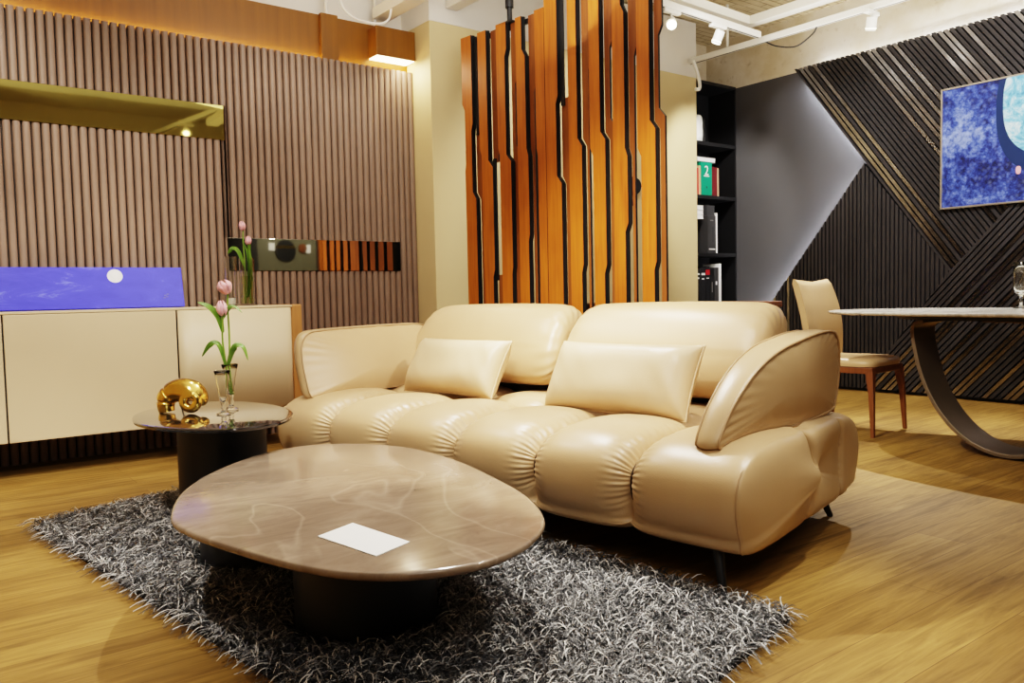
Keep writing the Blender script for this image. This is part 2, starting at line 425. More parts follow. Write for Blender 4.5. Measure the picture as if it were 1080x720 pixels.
for c in range(6):
    for j in range(NS+(1 if c == 5 else 0)):
        ta = math.sin((j/NS*2-1)*PI/2)
        y = ys[c]+(ys[c+1]-ys[c])*(ta+1)/2
        outer = (c == 0 and ta < 0) or (c == 5 and ta > 0)
        e = abs(ta); row = []
        for i in range(PN):
            if outer: ins = .012*e**8
            else:
                ins = .026*e**2.2+.062*e**7 + .0052*wr(i, c+(1 if ta > 0 else 0))*max(0, (e-.68)/.32)*(1-e**14)
            zf = min(1, max(0, (prof[i].y-.115)/.10)) if prof[i].x < 1.0 else 1
            q = prof[i]+nor[i]*ins*(.18+.82*zf)
            yy = y+(.085*max(0, 1-(y+.055)/.6)-.05*max(0, 1-(2.42-y)/.6))*q.x/1.15
            we = max(0, 1-min(y+.055, 2.42-y)/.22)
            row.append((q.x, yy, q.y+(.038*we*math.exp(-((q.x-.555)/.085)**2) if q.y > .3 else 0)))
        rows.append(row)
mb = MB(); mb.grid(rows, False, True)
for side, row in ((-1, rows[0]), (1, rows[-1])):
    rings = [row]; cx, cz = .58, .285
    for r in [1-.9*((i+1)/46)**1.25 for i in range(46)]:
        ring = []
        for (x, y, z) in row:
            xx, zz = cx+(x-cx)*r, cz+(z-cz)*r
            b0 = .04*math.sin(PI*max(0, min(1, (zz-.1)/.35)))
            bs = [-.05, .50+b0, .88+b0*.5, 1.19]
            kk = 0 if xx < bs[1] else 1 if xx < bs[2] else 2
            tau = abs((xx-bs[kk])/(bs[kk+1]-bs[kk])*2-1)
            ed = 1-tau**11 if (kk == 1 or (kk == 0 and xx > .3) or (kk == 2 and xx < 1.0)) else 1
            bl = .042*(1-r**7)**.6*(.42+.58*ed)
            ring.append((xx, y+side*bl, zz))
        rings.append(ring)
    mb.grid(rings, False, True); mb.add(rings[-1], [tuple(range(PN))])
mb.build('seat_base', 'leather', SO, smooth='auto', weld=True, ang=75)
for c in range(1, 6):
    MB().tube([(prof[i].x+nor[i].x*.079, ys[c], prof[i].y+nor[i].y*.079) for i in range(14, 140, 2)], .0065, 6).build('seam', 'seam_shade', SO, smooth=True)  # dark tubes draw the thread and stand in for shade in the grooves
# corner seams
for side, row in ((-1, rows[0]), (1, rows[-1])):
    MB().tube([(x, y+side*.001, z) for x, y, z in row[8:100:3]], .0035, 6).build('seam', 'piping', SO, smooth=True)
MB().box(.12, 1.1, .06, 2.3, .10, .16).build('plinth', 'black', SO, bevel=.01)  # black colour puts the shade beneath the seat into the plinth

def puffbox(name, pr, y0, y1, parent, mat, nend=7, ctr=None, bow=.0, lean=0, amp=.0, k0=0, N=44):
    pr = [Vector((q[0], q[1])) for q in spline([(a, b, 0) for a, b in pr], 12, True)]
    ctr = ctr or (sum(q.x for q in pr)/len(pr), sum(q.y for q in pr)/len(pr)); rows = []
    for j in range(N+1):
        s_ = math.sin((j/N*2-1)*PI/2)*.9995
        k = (1-abs(s_)**nend)**(1/2.6); y = y0+(y1-y0)*(s_+1)/2
        row = []
        for i, q in enumerate(pr):
            dx, dz = (q.x-ctr[0]), (q.y-ctr[1])
            wv = 1+amp*math.sin(i*.8+ph[k0])*max(0, (abs(s_)-.75)/.25)
            row.append((ctr[0]+dx*k*wv, y+lean*(q.y-ctr[1])*s_, ctr[1]+dz*k*wv+bow*(1-s_*s_)*(dz > 0)))
        rows.append(row)
    mb = MB(); mb.grid(rows, False, True); n = len(pr)
    mb.add(rows[0], [tuple(range(n))]); mb.add(rows[-1], [tuple(range(n))])
    return mb.build(name, mat, parent, smooth=True, weld=True)
bp = [(.775, .495), (.755, .545), (.78, .65), (.86, .775), (.94, .842), (1.03, .862), (1.10, .825), (1.085, .72), (1.0, .59), (.92, .495), (.84, .47)]
for y0_, y1_, k0 in ((.245, 1.29, 1), (1.31, 2.38, 4)):
    b = puffbox('backrest', bp, y0_, y1_, SO, 'leather', 16, (.93, .66), .010, -.06, .02, k0)
    MB().box(.90, .99, y0_+.15, y1_-.15, .40, .60).build('gap_shade_rail', 'black', b, bevel=.008)  # black support box added; its colour stands in for shade in the gap
puffbox('back_shell', [(1.04, .42), (1.045, .6), (1.06, .715), (1.10, .74), (1.14, .715), (1.15, .6), (1.14, .42), (1.09, .40)], .30, 2.20, SO, 'leather', 14)

arm_o = [(.06, .438), (.085, .495), (.15, .57), (.27, .655), (.42, .712), (.60, .742), (.76, .757), (.87, .752), (.925, .70), (.94, .6), (.925, .49), (.88, .455), (.6, .44), (.3, .434), (.12, .43)]
def armrest(side, yb, tilt, arm_o, hw, B):
    # side=-1: right-hand end (towards y<0 side), bulges along y, top leans outward by tilt
    ol = [Vector((q[0], q[1])) for q in spline([(a, b, 0) for a, b in arm_o], 10, True)]; n = len(ol)
    cx, cz = .56, .59; rows = []
    rs = [0.06, .2, .36, .52, .66, .78, .87, .94, .985, 1.0]
    def pt(q, r, w, kk, i):
        x = cx+(q.x-cx)*r; z = cz+(q.y-cz)*r
        wave = .0016*math.sin(i*1.15+ph[3])*max(0, (r-.72)/.28)*(1 if w else 0)*(1-max(0, r-.985)/.015)
        yy = kk*(hw*(.6+.4*min(1, x/.5)) + B*(1-r**2.6)+wave)
        return (x, yb+yy+side*tilt*(z-.43), z)
    for r in rs: rows.append([pt(q, r, 1, -1, i) for i, q in enumerate(ol)])
    for t_ in (-.85, -.5, 0, .5, .85):
        bl = 1+.035*(1-t_*t_)
        rows.append([(cx+(q.x-cx)*bl, yb+t_*hw*(.6+.4*min(1, q.x/.5))+side*tilt*((cz+(q.y-cz)*bl)-.43), cz+(q.y-cz)*bl) for q in ol])
    for r in rs[::-1]: rows.append([pt(q, r, 1, 1, i) for i, q in enumerate(ol)])
    mb = MB(); mb.grid(rows, False, True); mb.add(rows[0], [tuple(range(n))]); mb.add(rows[-1], [tuple(range(n))])
    a = mb.build('armrest', 'leather', SO, smooth=True, weld=True)
    ring = rows[len(rs)-1] if side < 0 else rows[-len(rs)]
    MB().tube([(x, y+side*.002, z) for x, y, z in ring], .005, 6, closed=True).build('piping', 'piping', a, smooth=True)
    ring = rows[len(rs)-1] if side > 0 else rows[-len(rs)]
    MB().tube([(x, y-side*.002, z) for x, y, z in ring], .004, 6, closed=True).build('piping', 'piping', a, smooth=True)
armrest(-1, .085, .06, arm_o, .058, .022)
arm_b = [(.07, .44), (.065, .52), (.075, .62), (.10, .70), (.15, .745), (.25, .757), (.45, .762), (.7, .765), (.90, .76), (.95, .72), (.965, .6), (.955, .49), (.90, .455), (.6, .44), (.3, .432), (.13, .425)]
armrest(1, 2.30, .42, arm_b, .045, .05)
for (fx, fy, tx, ty) in ((0, 0, .05, .05), (1.05, .09, 1.0, .14), (0, 2.34, .05, 2.29), (1.05, 2.26, 1.0, 2.21)):
    MB().tube([(fx, fy, 0), (fx*.7+tx*.3, fy*.7+ty*.3, .05), (tx, ty, .165)], [.011, .014, .021], 14).build('leg', 'black_metal', SO, smooth='auto')

# scatter cushions
def cushion(label, loc, w, h, th, rz, rx, k):
    r = thing('scatter_cushion', label, 'cushion', loc, rz, 'lumbar cushions on the sofa')
    N1, N2 = 40, 26; mt = Matrix.Rotation(rx, 4, 'X'); L = []
    for sgn in (1, -1):
        rows = []
        for i in range(N1+1):
            a = math.sin((i/N1*2-1)*PI/2); row = []
            for j in range(N2+1):
                b = math.sin((j/N2*2-1)*PI/2)
                t_ = th*(max(0, 1-abs(a)**6)*max(0, 1-abs(b)**3.6))**.5
                x = a*w/2*(1-.03*(1-b*b)*abs(a)); z = b*h/2*(1-.07*(1-a*a)*abs(b)**2)
                t_ *= 1+.05*math.sin(a*5+k)*math.cos(b*3+k*2)+.025*math.sin(a*19+b*7+k)*abs(a)
                row.append(tuple(mt @ Vector((x, sgn*t_/2, z))+Vector((0, 0, 0))))
            rows.append(row)
        L.append(rows)
    mb = MB()
    for rows in L: mb.grid(rows)
    o = mb.build('cover', 'leather_light', r, smooth=True, weld=True)
    rows = L[0]; ring = [rows[i][0] for i in range(0, N1+1)]+[rows[N1][j] for j in range(1, N2+1)]+[rows[i][N2] for i in range(N1-1, -1, -1)]+[rows[0][j] for j in range(N2-1, 0, -1)]
    MB().tube(ring, .0045, 6, closed=True).build('piping', 'leather_light', r, smooth=True)
    return r
def sofa_pt(x, y, z):
    a = math.radians(10); return (1.947+x*math.cos(a)-y*math.sin(a), 1.539+x*math.sin(a)+y*math.cos(a), z)
cushion('beige leather lumbar cushion on the near half of the sofa by the front armrest', sofa_pt(.56, .765, .565), .70, .315, .17, math.radians(10-90), math.radians(-28), 1.0)
cushion('beige leather lumbar cushion on the far half of the sofa by the far armrest', sofa_pt(.60, 1.79, .565), .63, .30, .17, math.radians(10-90), math.radians(-30), 2.3)

# ------------------------------------------------------------------ coffee table
CT = thing('coffee_table', 'low pebble shaped coffee table with brown stone top on black drums', 'table', (1.1, 2.2, 0))
ol = [(0.586, 2.371), (0.686, 2.646), (0.855, 2.896), (1.09, 3.10), (1.30, 3.165), (1.49, 3.06), (1.61, 2.83), (1.617, 2.494), (1.55, 2.14), (1.471, 1.87), (1.353, 1.655), (1.21, 1.535), (1.07, 1.485), (.945, 1.495), (.835, 1.551), (.745, 1.65), (.672, 1.82), (.615, 2.03), (.582, 2.21)]
ol = [(q.x-1.1, q.y-2.2) for q in spline([(a, b, 0) for a, b in ol], 8, True)]
def slab(ol, z0, z1, name, mat, parent, r=.008, under=.02):
    n = len(ol); cx = sum(q[0] for q in ol)/n; cy = sum(q[1] for q in ol)/n
    def ring(ins, z):
        out = []
        for i in range(n):
            a = Vector(ol[i-1]); b = Vector(ol[(i+1) % n]); d = (b-a).normalized(); nn = Vector((d.y, -d.x))
            q = Vector(ol[i])
            if (q+nn*.01-Vector((cx, cy))).length > (q-Vector((cx, cy))).length: nn = -nn
            q = q+nn*ins; out.append((q.x, q.y, z))
        return out
    rows = [ring(under+.05, z0), ring(under, z0), ring(r*.4, z0+(z1-z0)*.35), ring(0, z0+(z1-z0)*.6), ring(.002, z1-r*.4), ring(.006, z1-.001), ring(.012, z1)]
    mb = MB(); mb.grid(rows, False, True); mb.add(rows[0], [tuple(range(n))]); mb.add(rows[-1], [tuple(range(n))])
    return mb.build(name, mat, parent, smooth='auto', weld=True, ang=50)
slab(ol, .293, .32, 'top', 'stone', CT)
for (cx, cy, r_) in ((1.03, 2.07, .20), (1.0, 2.84, .20)):
    MB().lathe([(0, .006), (r_, .006), (r_, .292), (0, .292)], 56, cx-1.1, cy-2.2).build('pedestal', 'black_metal', CT, smooth='auto', weld=True)
cd = MB(); cd.add([(.822, 1.914, .3205), (.944, 1.965, .3205), (.975, 1.718, .3205), (.861, 1.674, .3205), (.822, 1.914, .3225), (.944, 1.965, .3225), (.975, 1.718, .3225), (.861, 1.674, .3225)],
       [(3, 2, 1, 0), (4, 5, 6, 7), (0, 1, 5, 4), (1, 2, 6, 5), (2, 3, 7, 6), (3, 0, 4, 7)])
tag(cd.build('paper_card', 'white_card'), 'blank white card lying on the brown stone coffee table', 'card')

# ------------------------------------------------------------------ side table and what stands on it
ST = thing('side_table', 'small side table with dark rippled glass top on a black drum', 'table', (1.08, 3.55, 0))
ol = [(0.752, 3.56), (0.80, 3.76), (0.90, 3.91), (1.042, 3.985), (1.20, 3.965), (1.322, 3.82), (1.373, 3.57), (1.325, 3.29), (1.20, 3.105), (1.04, 3.05), (0.915, 3.11), (0.815, 3.25), (0.762, 3.40)]
ol = [(q.x-1.08, q.y-3.55) for q in spline([(a, b, 0) for a, b in ol], 8, True)]
slab(ol, .424, .44, 'top', 'dark_glass', ST, .005, .006)
MB().lathe([(0, .006), (.185, .006), (.185, .423), (0, .423)], 56, .035, .03).build('pedestal', 'black_metal', ST, smooth='auto', weld=True)

# gold snail
sn = thing('snail_sculpture', 'polished gold snail shell sculpture on the dark side table', 'sculpture', (.985, 3.67, .44), math.radians(-37))
sp = spline([(-.076, 0, .004), (-.080, 0, .035), (-.072, 0, .066), (-.042, -.002, .090), (-.002, -.004, .096), (.034, -.008, .084), (.048, -.012, .060), (.044, -.016, .046)], 14)
nn = len(sp); rs = []
for i in range(nn):
    t_ = i/(nn-1)
    r_ = .032+.028*min(1, t_*1.3)
    r_ *= math.sqrt(max(.0004, 1-max(0, (t_-.84)/.16)**2))
    r_ *= 1-.14*math.exp(-((t_-.20)/.016)**2)-.14*math.exp(-((t_-.36)/.016)**2)
    rs.append(r_)
mb = MB(); mb.tube(sp, rs, 32); mb.build('shell', 'gold', sn, smooth='auto', ang=70)
MB().lathe([(.030, .0), (.044, .004), (.050, .018), (.044, .034), (.030, .040), (.016, .034), (.011, .022), (.013, .010), (.022, .002), (.030, 0)], 32, 0, 0, Matrix.Translation((.046, -.028, .052)) @ Matrix.Rotation(PI/2, 4, 'X')).build('coil', 'gold', sn, smooth=True, weld=True)

def flute(label, loc, k=1.0, h=.185):
    r = thing('flower_vase', label, 'vase', loc, 0, 'slim glass vases')
    pr = [(0, .001), (.030, .001), (.031, .005), (.012, .011), (.008, .022), (.013, .032), (.008, .042), (.013, .06), (.018, .09), (.023, .13), (.030, .165), (.036, .185), (.033, .185), (.027, .165), (.020, .13), (.015, .09), (.009, .065), (0, .058)]
    MB().lathe([(a*k, z*h/.185 if z < h else z) for a, z in pr], 32).build('body', 'glass', r, smooth=True, weld=True)
    return r
flute('short flared glass vase on the side table, nearer the camera', (1.09, 3.47, .441), .95, .16)
flute('taller flared glass vase holding tulips, behind the short one', (1.165, 3.60, .441), 1.0, .20)

def leaf_mesh(mb, base, path, w, fold=.3):
    # path: list of points; blade along it
    P = spline(path, 6); n = len(P); rows = []
    for i, q in enumerate(P):
        t_ = i/(n-1); ww = w*(math.sin(PI*min(1, t_*.93+.07))**.75)*(1-.25*t_)
        d = (P[min(i+1, n-1)]-P[max(i-1, 0)]).normalized(); s_ = d.cross(Vector((.35, -.8, .45)))
        s_ = s_.normalized() if s_.length > .01 else Vector((1, 0, 0)); u_ = s_.cross(d)
        rows.append([tuple(q+s_*ww*a+u_*(abs(a)*fold*ww)) for a in (-1, -.5, 0, .5, 1)])
    mb.grid(rows)
def tulip_flower(name, parent, loc, s, tiltv=(0, 0, 1), openn=.0):
    mb = MB(); q = Vector((0, 0, 1)).rotation_difference(Vector(tiltv).normalized())
    for k in range(6):
        a0 = k*PI/3+(.2 if k % 2 else 0); rad = 1.0 if k % 2 else .9; rows = []
        for i in range(9):
            t_ = i/8
            r_ = s*.42*rad*(math.sin(PI*(.12+.80*t_))**.8)*(1+openn*t_*1.6)
            hw = .75*math.sin(PI*(.08+.9*t_))**.7
            rows.append([tuple(q @ Vector((r_*math.cos(a0+hw*b), r_*math.sin(a0+hw*b), s*1.15*t_*(1-.05*b*b)))+Vector(loc)) for b in (-1, -.5, 0, .5, 1)])
        mb.grid(rows)
    return mb.build(name, 'pink', parent, smooth=True, solid=.0015)

# tulips in the tall flute (coordinates local to its base)
def tulip(label, loc, stem, leaves, flower, fs, tiltv, openn=0, group='pink tulips'):
    r = thing('tulip', label, 'flower', loc, 0, group)
    MB().tube(spline(stem, 6), .0042, 8).build('stem', 'stem', r, smooth=True)
    for pth, w in leaves:
        mb = MB(); leaf_mesh(mb, None, pth, w); mb.build('leaf', 'leaf', r, smooth=True, solid=.0012)
    tulip_flower('bloom', r, flower, fs, tiltv, openn)
    return r
# image-plane helper axes on the floor: right of view, towards the viewer
RX = Vector((.797, -.604, 0))
def off(a, z, b=0): q = RX*a+Vector((.604, .797, 0))*b; return (q.x, q.y, z)
tb = (1.165, 3.60, .441)
tulip('tall leafy pink tulip bud rising from the side table vase', tb, [off(0, .065), off(-.012, .16), off(-.020, .24), off(-.026, .32), off(-.02, .42)],
      [([off(-.014, .18), off(-.045, .285), off(-.085, .285), off(-.12, .235)], .015), ([off(-.014, .18), off(.02, .27), off(.06, .275), off(.082, .215)], .016),
       ([off(-.024, .34), off(-.045, .41), off(-.085, .455), off(-.13, .475)], .021), ([off(-.022, .40), off(.005, .445), off(.035, .45), off(.065, .425)], .011)],
      off(-.020, .415), .058, (-.1, 0, 1))
tulip('open pink tulip leaning above the leafy bud on the side table', tb, [off(.004, .065, .01), off(-.004, .18, .012), off(-.006, .32, .03), off(-.012, .46, .04), off(-.008, .515, .04)],
      [], off(-.006, .51, .04), .056, (-.35, .1, .8), .45)

# ------------------------------------------------------------------ vases on the sideboard
def cyl_vase(label, loc, r_, h, water):
    v = thing('cylinder_vase', label, 'vase', loc, 0, 'cylinder vases on the sideboard')
    MB().lathe([(0, .001), (r_, .001), (r_, h), (r_-.005, h), (r_-.005, .014), (0, .014)], 36).build('glass_body', 'thick_glass', v, smooth='auto', weld=True)
    if water: MB().lathe([(0, .0145), (r_-.0055, .0145), (r_-.0055, h*water), (0, h*water)], 32).build('water', 'water', v, smooth='auto', weld=True)
    return v
va = (1.70, 5.16, .887); vb = (1.795, 5.14, .887)
cyl_vase('empty clear cylinder vase with a candle, left of the green stemmed vase', va, .040, .31, 0)
cyl_vase('clear cylinder vase full of green tulip stems on the sideboard', vb, .046, .30, .62)
tag(MB().lathe([(0, .010), (.026, .010), (.026, .05), (.0, .05)], 24, va[0], va[1]).build('pillar_candle', 'candle', smooth='auto', weld=True), 'small white candle inside the clear cylinder vase', 'candle').location = (0, 0, .887)
tulip('taller pink tulip in the sideboard vase, bud highest against the slats', vb, [off(-.012, .012), off(-.008, .15), off(-.010, .3), off(-.014, .40), off(-.012, .48)],
      [([off(-.01, .24), off(-.05, .34), off(-.085, .36), off(-.115, .33)], .022), ([off(.0, .05), off(.015, .2), off(.01, .33), off(-.02, .41)], .016)], off(-.012, .475), .052, (-.15, 0, 1))
tulip('shorter pink tulip in the sideboard vase, bud against the smoked mirror', vb, [off(.018, .012), off(.016, .15), off(.02, .3), off(.016, .39)],
      [([off(.018, .1), off(.03, .25), off(.022, .34), off(.03, .40)], .013)], off(.016, .385), .048, (.1, 0, 1))

# ------------------------------------------------------------------ rug
def rug():
    A_, T_, R_, D_ = np.array((.41, 3.83)), np.array((1.62, 4.16)), np.array((1.93, 1.30)), np.array((.80, 1.04))
    n = 84000
    u = rng.random(n); v = rng.random(n)
    base = (A_*(1-u)[:, None]+T_*u[:, None])*(1-v)[:, None]+(D_*(1-u)[:, None]+R_*u[:, None])*v[:, None]
    th = rng.uniform(0, 2*PI, n); ln = rng.uniform(.03, .095, n); w = rng.uniform(.0008, .0021, n)
    hgt = rng.uniform(.008, .034, n); z0 = rng.uniform(.006, .020, n); bend = rng.normal(0, .6, n)
    S = 4; V = np.zeros((n, (S+1)*2, 3))
    x = base[:, 0].copy(); y = base[:, 1].copy(); d = th.copy()
    for k in range(S+1):
        t_ = k/S
        z = z0+hgt*np.sin(PI*(.12+.70*t_))*1.0
        px, py = -np.sin(d), np.cos(d); ww = w*(1-.35*t_)
        tw = np.sin(d*3+t_*2)*.5
        V[:, 2*k] = np.stack([x-px*ww, y-py*ww, z-ww*tw], 1); V[:, 2*k+1] = np.stack([x+px*ww, y+py*ww, z+ww*tw], 1)
        x = x+np.cos(d)*ln/S; y = y+np.sin(d)*ln/S; d = d+bend/S
    # keep strands off the furniture feet
    keep = np.ones(n, bool); cen = V.mean(1)
    for cx, cy, r_ in ((1.03, 2.07, .215), (1.0, 2.84, .215), (1.115, 3.58, .2)):
        keep &= np.hypot(cen[:, 0]-cx, cen[:, 1]-cy) > r_+.012
    V = V[keep]; n = len(V)
    fi = (np.arange(n)*(2*(S+1)))[:, None, None]+np.array([[2*k, 2*k+1, 2*k+3, 2*k+2] for k in range(S)])[None]
    V = V.reshape(-1, 3); fi = fi.reshape(-1)
    me = bpy.data.meshes.new('pile'); me.vertices.add(len(V)); me.vertices.foreach_set('co', V.ravel())
    nf = len(fi)//4; me.loops.add(len(fi)); me.loops.foreach_set('vertex_index', fi.astype(np.int32))
    me.polygons.add(nf); me.polygons.foreach_set('loop_start', np.arange(0, len(fi), 4, dtype=np.int32))
    me.polygons.foreach_set('use_smooth', [True]*nf)
    me.update(calc_edges=True); me.validate()
    me.materials.append(M['rug'])
    r = thing('shag_rug', 'grey shaggy rug under the coffee table and the front of the sofa', 'rug', (0, 0, 0))
    MB().prism([tuple(A_), tuple(T_), tuple(R_), tuple(D_)], .001, .012).build('backing', 'rug_base', r)
    o = bpy.data.objects.new('pile', me); C.objects.link(o); o.parent = r; o['kind'] = 'stuff'
rug()

# ------------------------------------------------------------------ wooden plank screen
SC = thing('room_divider', 'tall divider of stepped orange wood planks standing behind the sofa', 'screen', (3.591, 1.683, 0), math.radians(5))
PL = [
(2.743, None, [(3.222, None), (3.195, 2.258), (3.204, 1.833)], [(3.112, None), (3.128, 2.108), (3.092, 1.627)], 0),
(2.112, None, [(3.115, None), (3.079, 1.626)], [(3.044, None)], 1),
(2.737, None, [(3.04, None), (3.022, 1.921)], [(2.951, None), (2.907, 1.827), (2.924, 1.072)], 0),
(2.731, 1.838, [(2.937, None)], [(2.862, None), (2.881, 2.264)], 1),
(1.059, None, [(2.907, None)], [(2.838, None)], 1),
(2.742, None, [(2.845, None), (2.83, 1.894)], [(2.745, None), (2.763, 2.54), (2.719, 1.84), (2.728, 1.085)], 0),
(2.742, None, [(2.732, None)], [(2.672, None), (2.699, 2.353), (2.671, 1.902)], 1),
(2.738, None, [(2.65, None)], [(2.595, None), (2.565, 2.501), (2.549, 1.853), (2.56, 1.292)], 0),
(2.738, None, [(2.561, None), (2.543, 1.853)], [(2.503, None), (2.516, 2.261)], 1),
(2.738, None, [(2.469, None), (2.458, 1.84)], [(2.385, None)], 0),
(None, None, [(2.38, None)], [(2.271, None), (2.289, 2.14), (2.249, 1.64)], 0),
(2.148, None, [(2.27, None), (2.24, 1.638)], [(2.204, None)], 1),
(None, None, [(2.179, None)], [(2.107, None), (2.072, 1.848), (2.085, 1.073)], 0),
(None, None, [(2.091, None), (2.059, 1.846)], [(2.02, None), (2.04, 2.302)], 1),
(None, None, [(2.003, None), (1.98, 1.772)], [(1.92, None), (1.882, 1.858), (1.899, 1.06)], 0),
(None, None, [(1.909, None), (1.872, 1.857)], [(1.844, None), (1.869, 2.396), (1.835, 1.934)], 1),
(None, None, [(1.82, None)], [(1.756, None), (1.731, 2.56), (1.713, 1.734), (1.734, 1.298)], 0),
(None, None, [(1.724, None), (1.705, 1.733)], [(1.667, None), (1.685, 2.304)], 1),
(None, None, [(1.638, None), (1.612, 1.719)], [(1.548, None), (1.51, 1.862), (1.526, 1.067)], 0),
(None, None, [(1.539, None), (1.502, 1.861)], [(1.485, None), (1.511, 2.383), (1.468, 1.928)], 1)]
def edge(e, zt, zb):
    pts = [(e[0][0], zt)]; s = e[0][0]
    for s2, z in e[1:]:
        if z is None or z >= zt-.04: s = s2; pts = [(s2, zt)]; continue
        if z <= zb+.04: break
        pts += [(s, z+.025), (s2, z-.025)]; s = s2
    pts.append((s, zb)); return pts
for top, bot, L, Rr, lay in PL:
    zt = top or 3.445; zb = bot or .06
    pg = edge(L, zt, zb)+edge(Rr, zt, zb)[::-1]
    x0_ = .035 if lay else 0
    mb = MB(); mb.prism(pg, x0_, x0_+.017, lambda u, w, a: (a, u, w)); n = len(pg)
    for i in range(2, n+2): mb.mi[i] = 1  # plank sides blackened: shade on the edges and in gaps put in as colour
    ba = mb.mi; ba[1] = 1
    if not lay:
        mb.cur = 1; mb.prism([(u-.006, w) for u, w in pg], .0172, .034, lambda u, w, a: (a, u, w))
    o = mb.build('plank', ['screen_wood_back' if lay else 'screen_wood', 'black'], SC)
for a_, b_, z0, z1 in ((3.078, 3.10, 2.05, 2.73), (2.236, 2.262, 2.1, 3.445), (2.90, 2.925, 1.02, 1.86), (2.455, 2.49, .06, 1.9)):
    MB().box(.02, .034, a_, b_, z0, z1).build('steel_strip', 'black', SC)
MB().box(.053, .07, 2.39, 3.22, 2.70, 2.732).build('rail', 'black', SC)
MB().box(.062, .09, 1.48, 3.2, .02, .10).build('rail', 'black', SC)
mb = MB(); mb.tube([(.045, 2.75, 2.73), (.045, 2.75, 2.85)], .018, 12); mb.tube([(.045, 2.75, 2.84), (.045, 2.75, 3.445)], .028, 14); mb.box(0, .09, 2.69, 2.81, 2.73, 2.742)
mb.build('hanging_rod', 'black', SC, smooth='auto')

ft = thing('wall_fitting', 'small dark round fitting with a bent arm on the cream wall behind the divider', 'fitting', (5.30, 5.18, 1.86))
MB().lathe([(0, .0), (.07, .0), (.085, .03), (.07, .06), (0, .065)], 24, 0, 0, Matrix.Translation((0, -.001, 0)) @ Matrix.Rotation(PI/2, 4, 'X')).build('body', 'black', ft, smooth='auto', weld=True)
MB().tube(spline([(-.01, -.04, -.06), (-.02, -.05, -.13), (-.06, -.045, -.2), (-.07, -.03, -.26)], 6), .012, 8).build('arm', 'black', ft, smooth=True)
# console behind
CN = thing('console_table', 'narrow brown wood console table standing behind the sofa and divider', 'table', (3.70, 2.78, 0), math.radians(5))
MB().box(0, .42, 0, 1.5, .815, .85).build('top', 'walnut', CN, bevel=.006)
MB().box(.02, .40, .05, 1.45, .74, .815).build('apron', 'black', CN)
for yy in (.06, 1.40): MB().box(.03, .39, yy, yy+.04, 0, .74).build('leg_panel', 'black', CN)

# ------------------------------------------------------------------ bookcase
BX0, BX1, BY = 6.202, XR+.118, 5.25
BK = thing('bookcase', 'black built in bookcase beside the grey wall', 'bookcase', (BX0, BY, 0))
W_ = BX1-BX0
MB().box(0, W_, .33, .36, 0, 2.93).build('back_panel', 'black', BK)
MB().box(0, .02, 0, .33, 0, 2.93).build('side_panel', 'black', BK)
MB().box(W_-.02, W_, 0, .33, 0, 2.93).build('side_panel', 'black', BK)
for z in (.10, .80, 1.29, 1.855, 2.375): MB().box(.02, W_-.02, .0, .33, z-.035, z).build('shelf', 'black', BK)
MB().box(0, W_, 0, .36, 2.93, 2.96).build('top', 'black', BK)

def bookthing(label, x0, x1, z0, h, mat, d=.2, y0=BY+.02, group='books in the bookcase', pages='white_card', extra=None, name='book'):
    r = thing(name, label, 'book' if name == 'book' else name.replace('_', ' '), (x0, y0, z0), 0, group)
    w = x1-x0
    MB().box(0, w, 0, .004, 0, h).build('spine', mat, r, bevel=.001)
    MB().box(.003, w-.003, .004, d-.006, .003, h-.003).build('pages', pages, r)
    for a, b in ((0, .003), (w-.003, w)): MB().box(a, b, .004, d, 0, h).build('cover', mat, r)
    if extra:
        for (a, b, c, e, m2) in extra: MB().box(a*w, b*w, -.0012, .001, c*h, e*h).build('spine_print', m2, r)
    return r
# shelf with white pot
mb = MB(); mb.lathe([(0, .0), (.062, 0), (.075, .012), (.078, .05), (.078, .20), (.072, .25), (.058, .268), (.05, .262), (.05, .2), (0, .2)], 36)
o = mb.build('white_vase', 'white_card', smooth=True, weld=True); o.location = (6.395, BY+.12, 2.375)
tag(o, 'rounded white ceramic vase on the top bookcase shelf', 'vase')
fr = thing('photo_frame', 'dark empty frame leaning on the top shelf beside the white vase', 'frame', (6.53, BY+.2, 2.375))
MB().box(0, .15, .01, .02, .002, .30).build('backing', 'dark_grey', fr)
mb = MB(); mb.box(0, .15, 0, .022, 0, .015); mb.box(0, .15, 0, .022, .285, .30); mb.box(0, .015, 0, .022, .015, .285); mb.box(.135, .15, 0, .022, .015, .285); mb.build('frame', 'black', fr)
z = 1.855
bookthing('orange red book left of the cream book on the second shelf', 6.30, 6.328, z, .26, 'red')
bookthing('cream spined book left of the teal binder on the second shelf', 6.33, 6.362, z, .285, 'tan')
gb = bookthing('thick teal green binder with white emblem on the second shelf', 6.366, 6.53, z, .325, 'green', .23, name='binder', group='books in the bookcase')
fc = bpy.data.curves.new('emblem', 'FONT'); fc.body = '2'; fc.size = .13; fc.align_x = 'CENTER'; fc.extrude = .0008
eo = bpy.data.objects.new('tmp', fc); C.objects.link(eo); bpy.context.view_layer.update()
em = bpy.data.meshes.new_from_object(eo.evaluated_get(bpy.context.evaluated_depsgraph_get())); bpy.data.objects.remove(eo)
eo = bpy.data.objects.new('emblem', em); C.objects.link(eo); eo.parent = gb; eo.location = (.082, -.002, .20); eo.rotation_euler = (PI/2, 0, 0); em.materials.append(M['white_card'])
MB().box(.04, .125, -.0022, -.0005, .185, .193).build('emblem_bar', 'white_card', gb)
MB().box(.075, .09, -.0022, -.0005, .07, .09).build('spine_print', 'dark_grey', gb)
bookthing('slim dark maroon book right of the teal binder', 6.535, 6.565, z, .29, 'maroon')
bookthing('wide maroon book second from the right on the second shelf', 6.568, 6.612, z, .285, 'maroon')
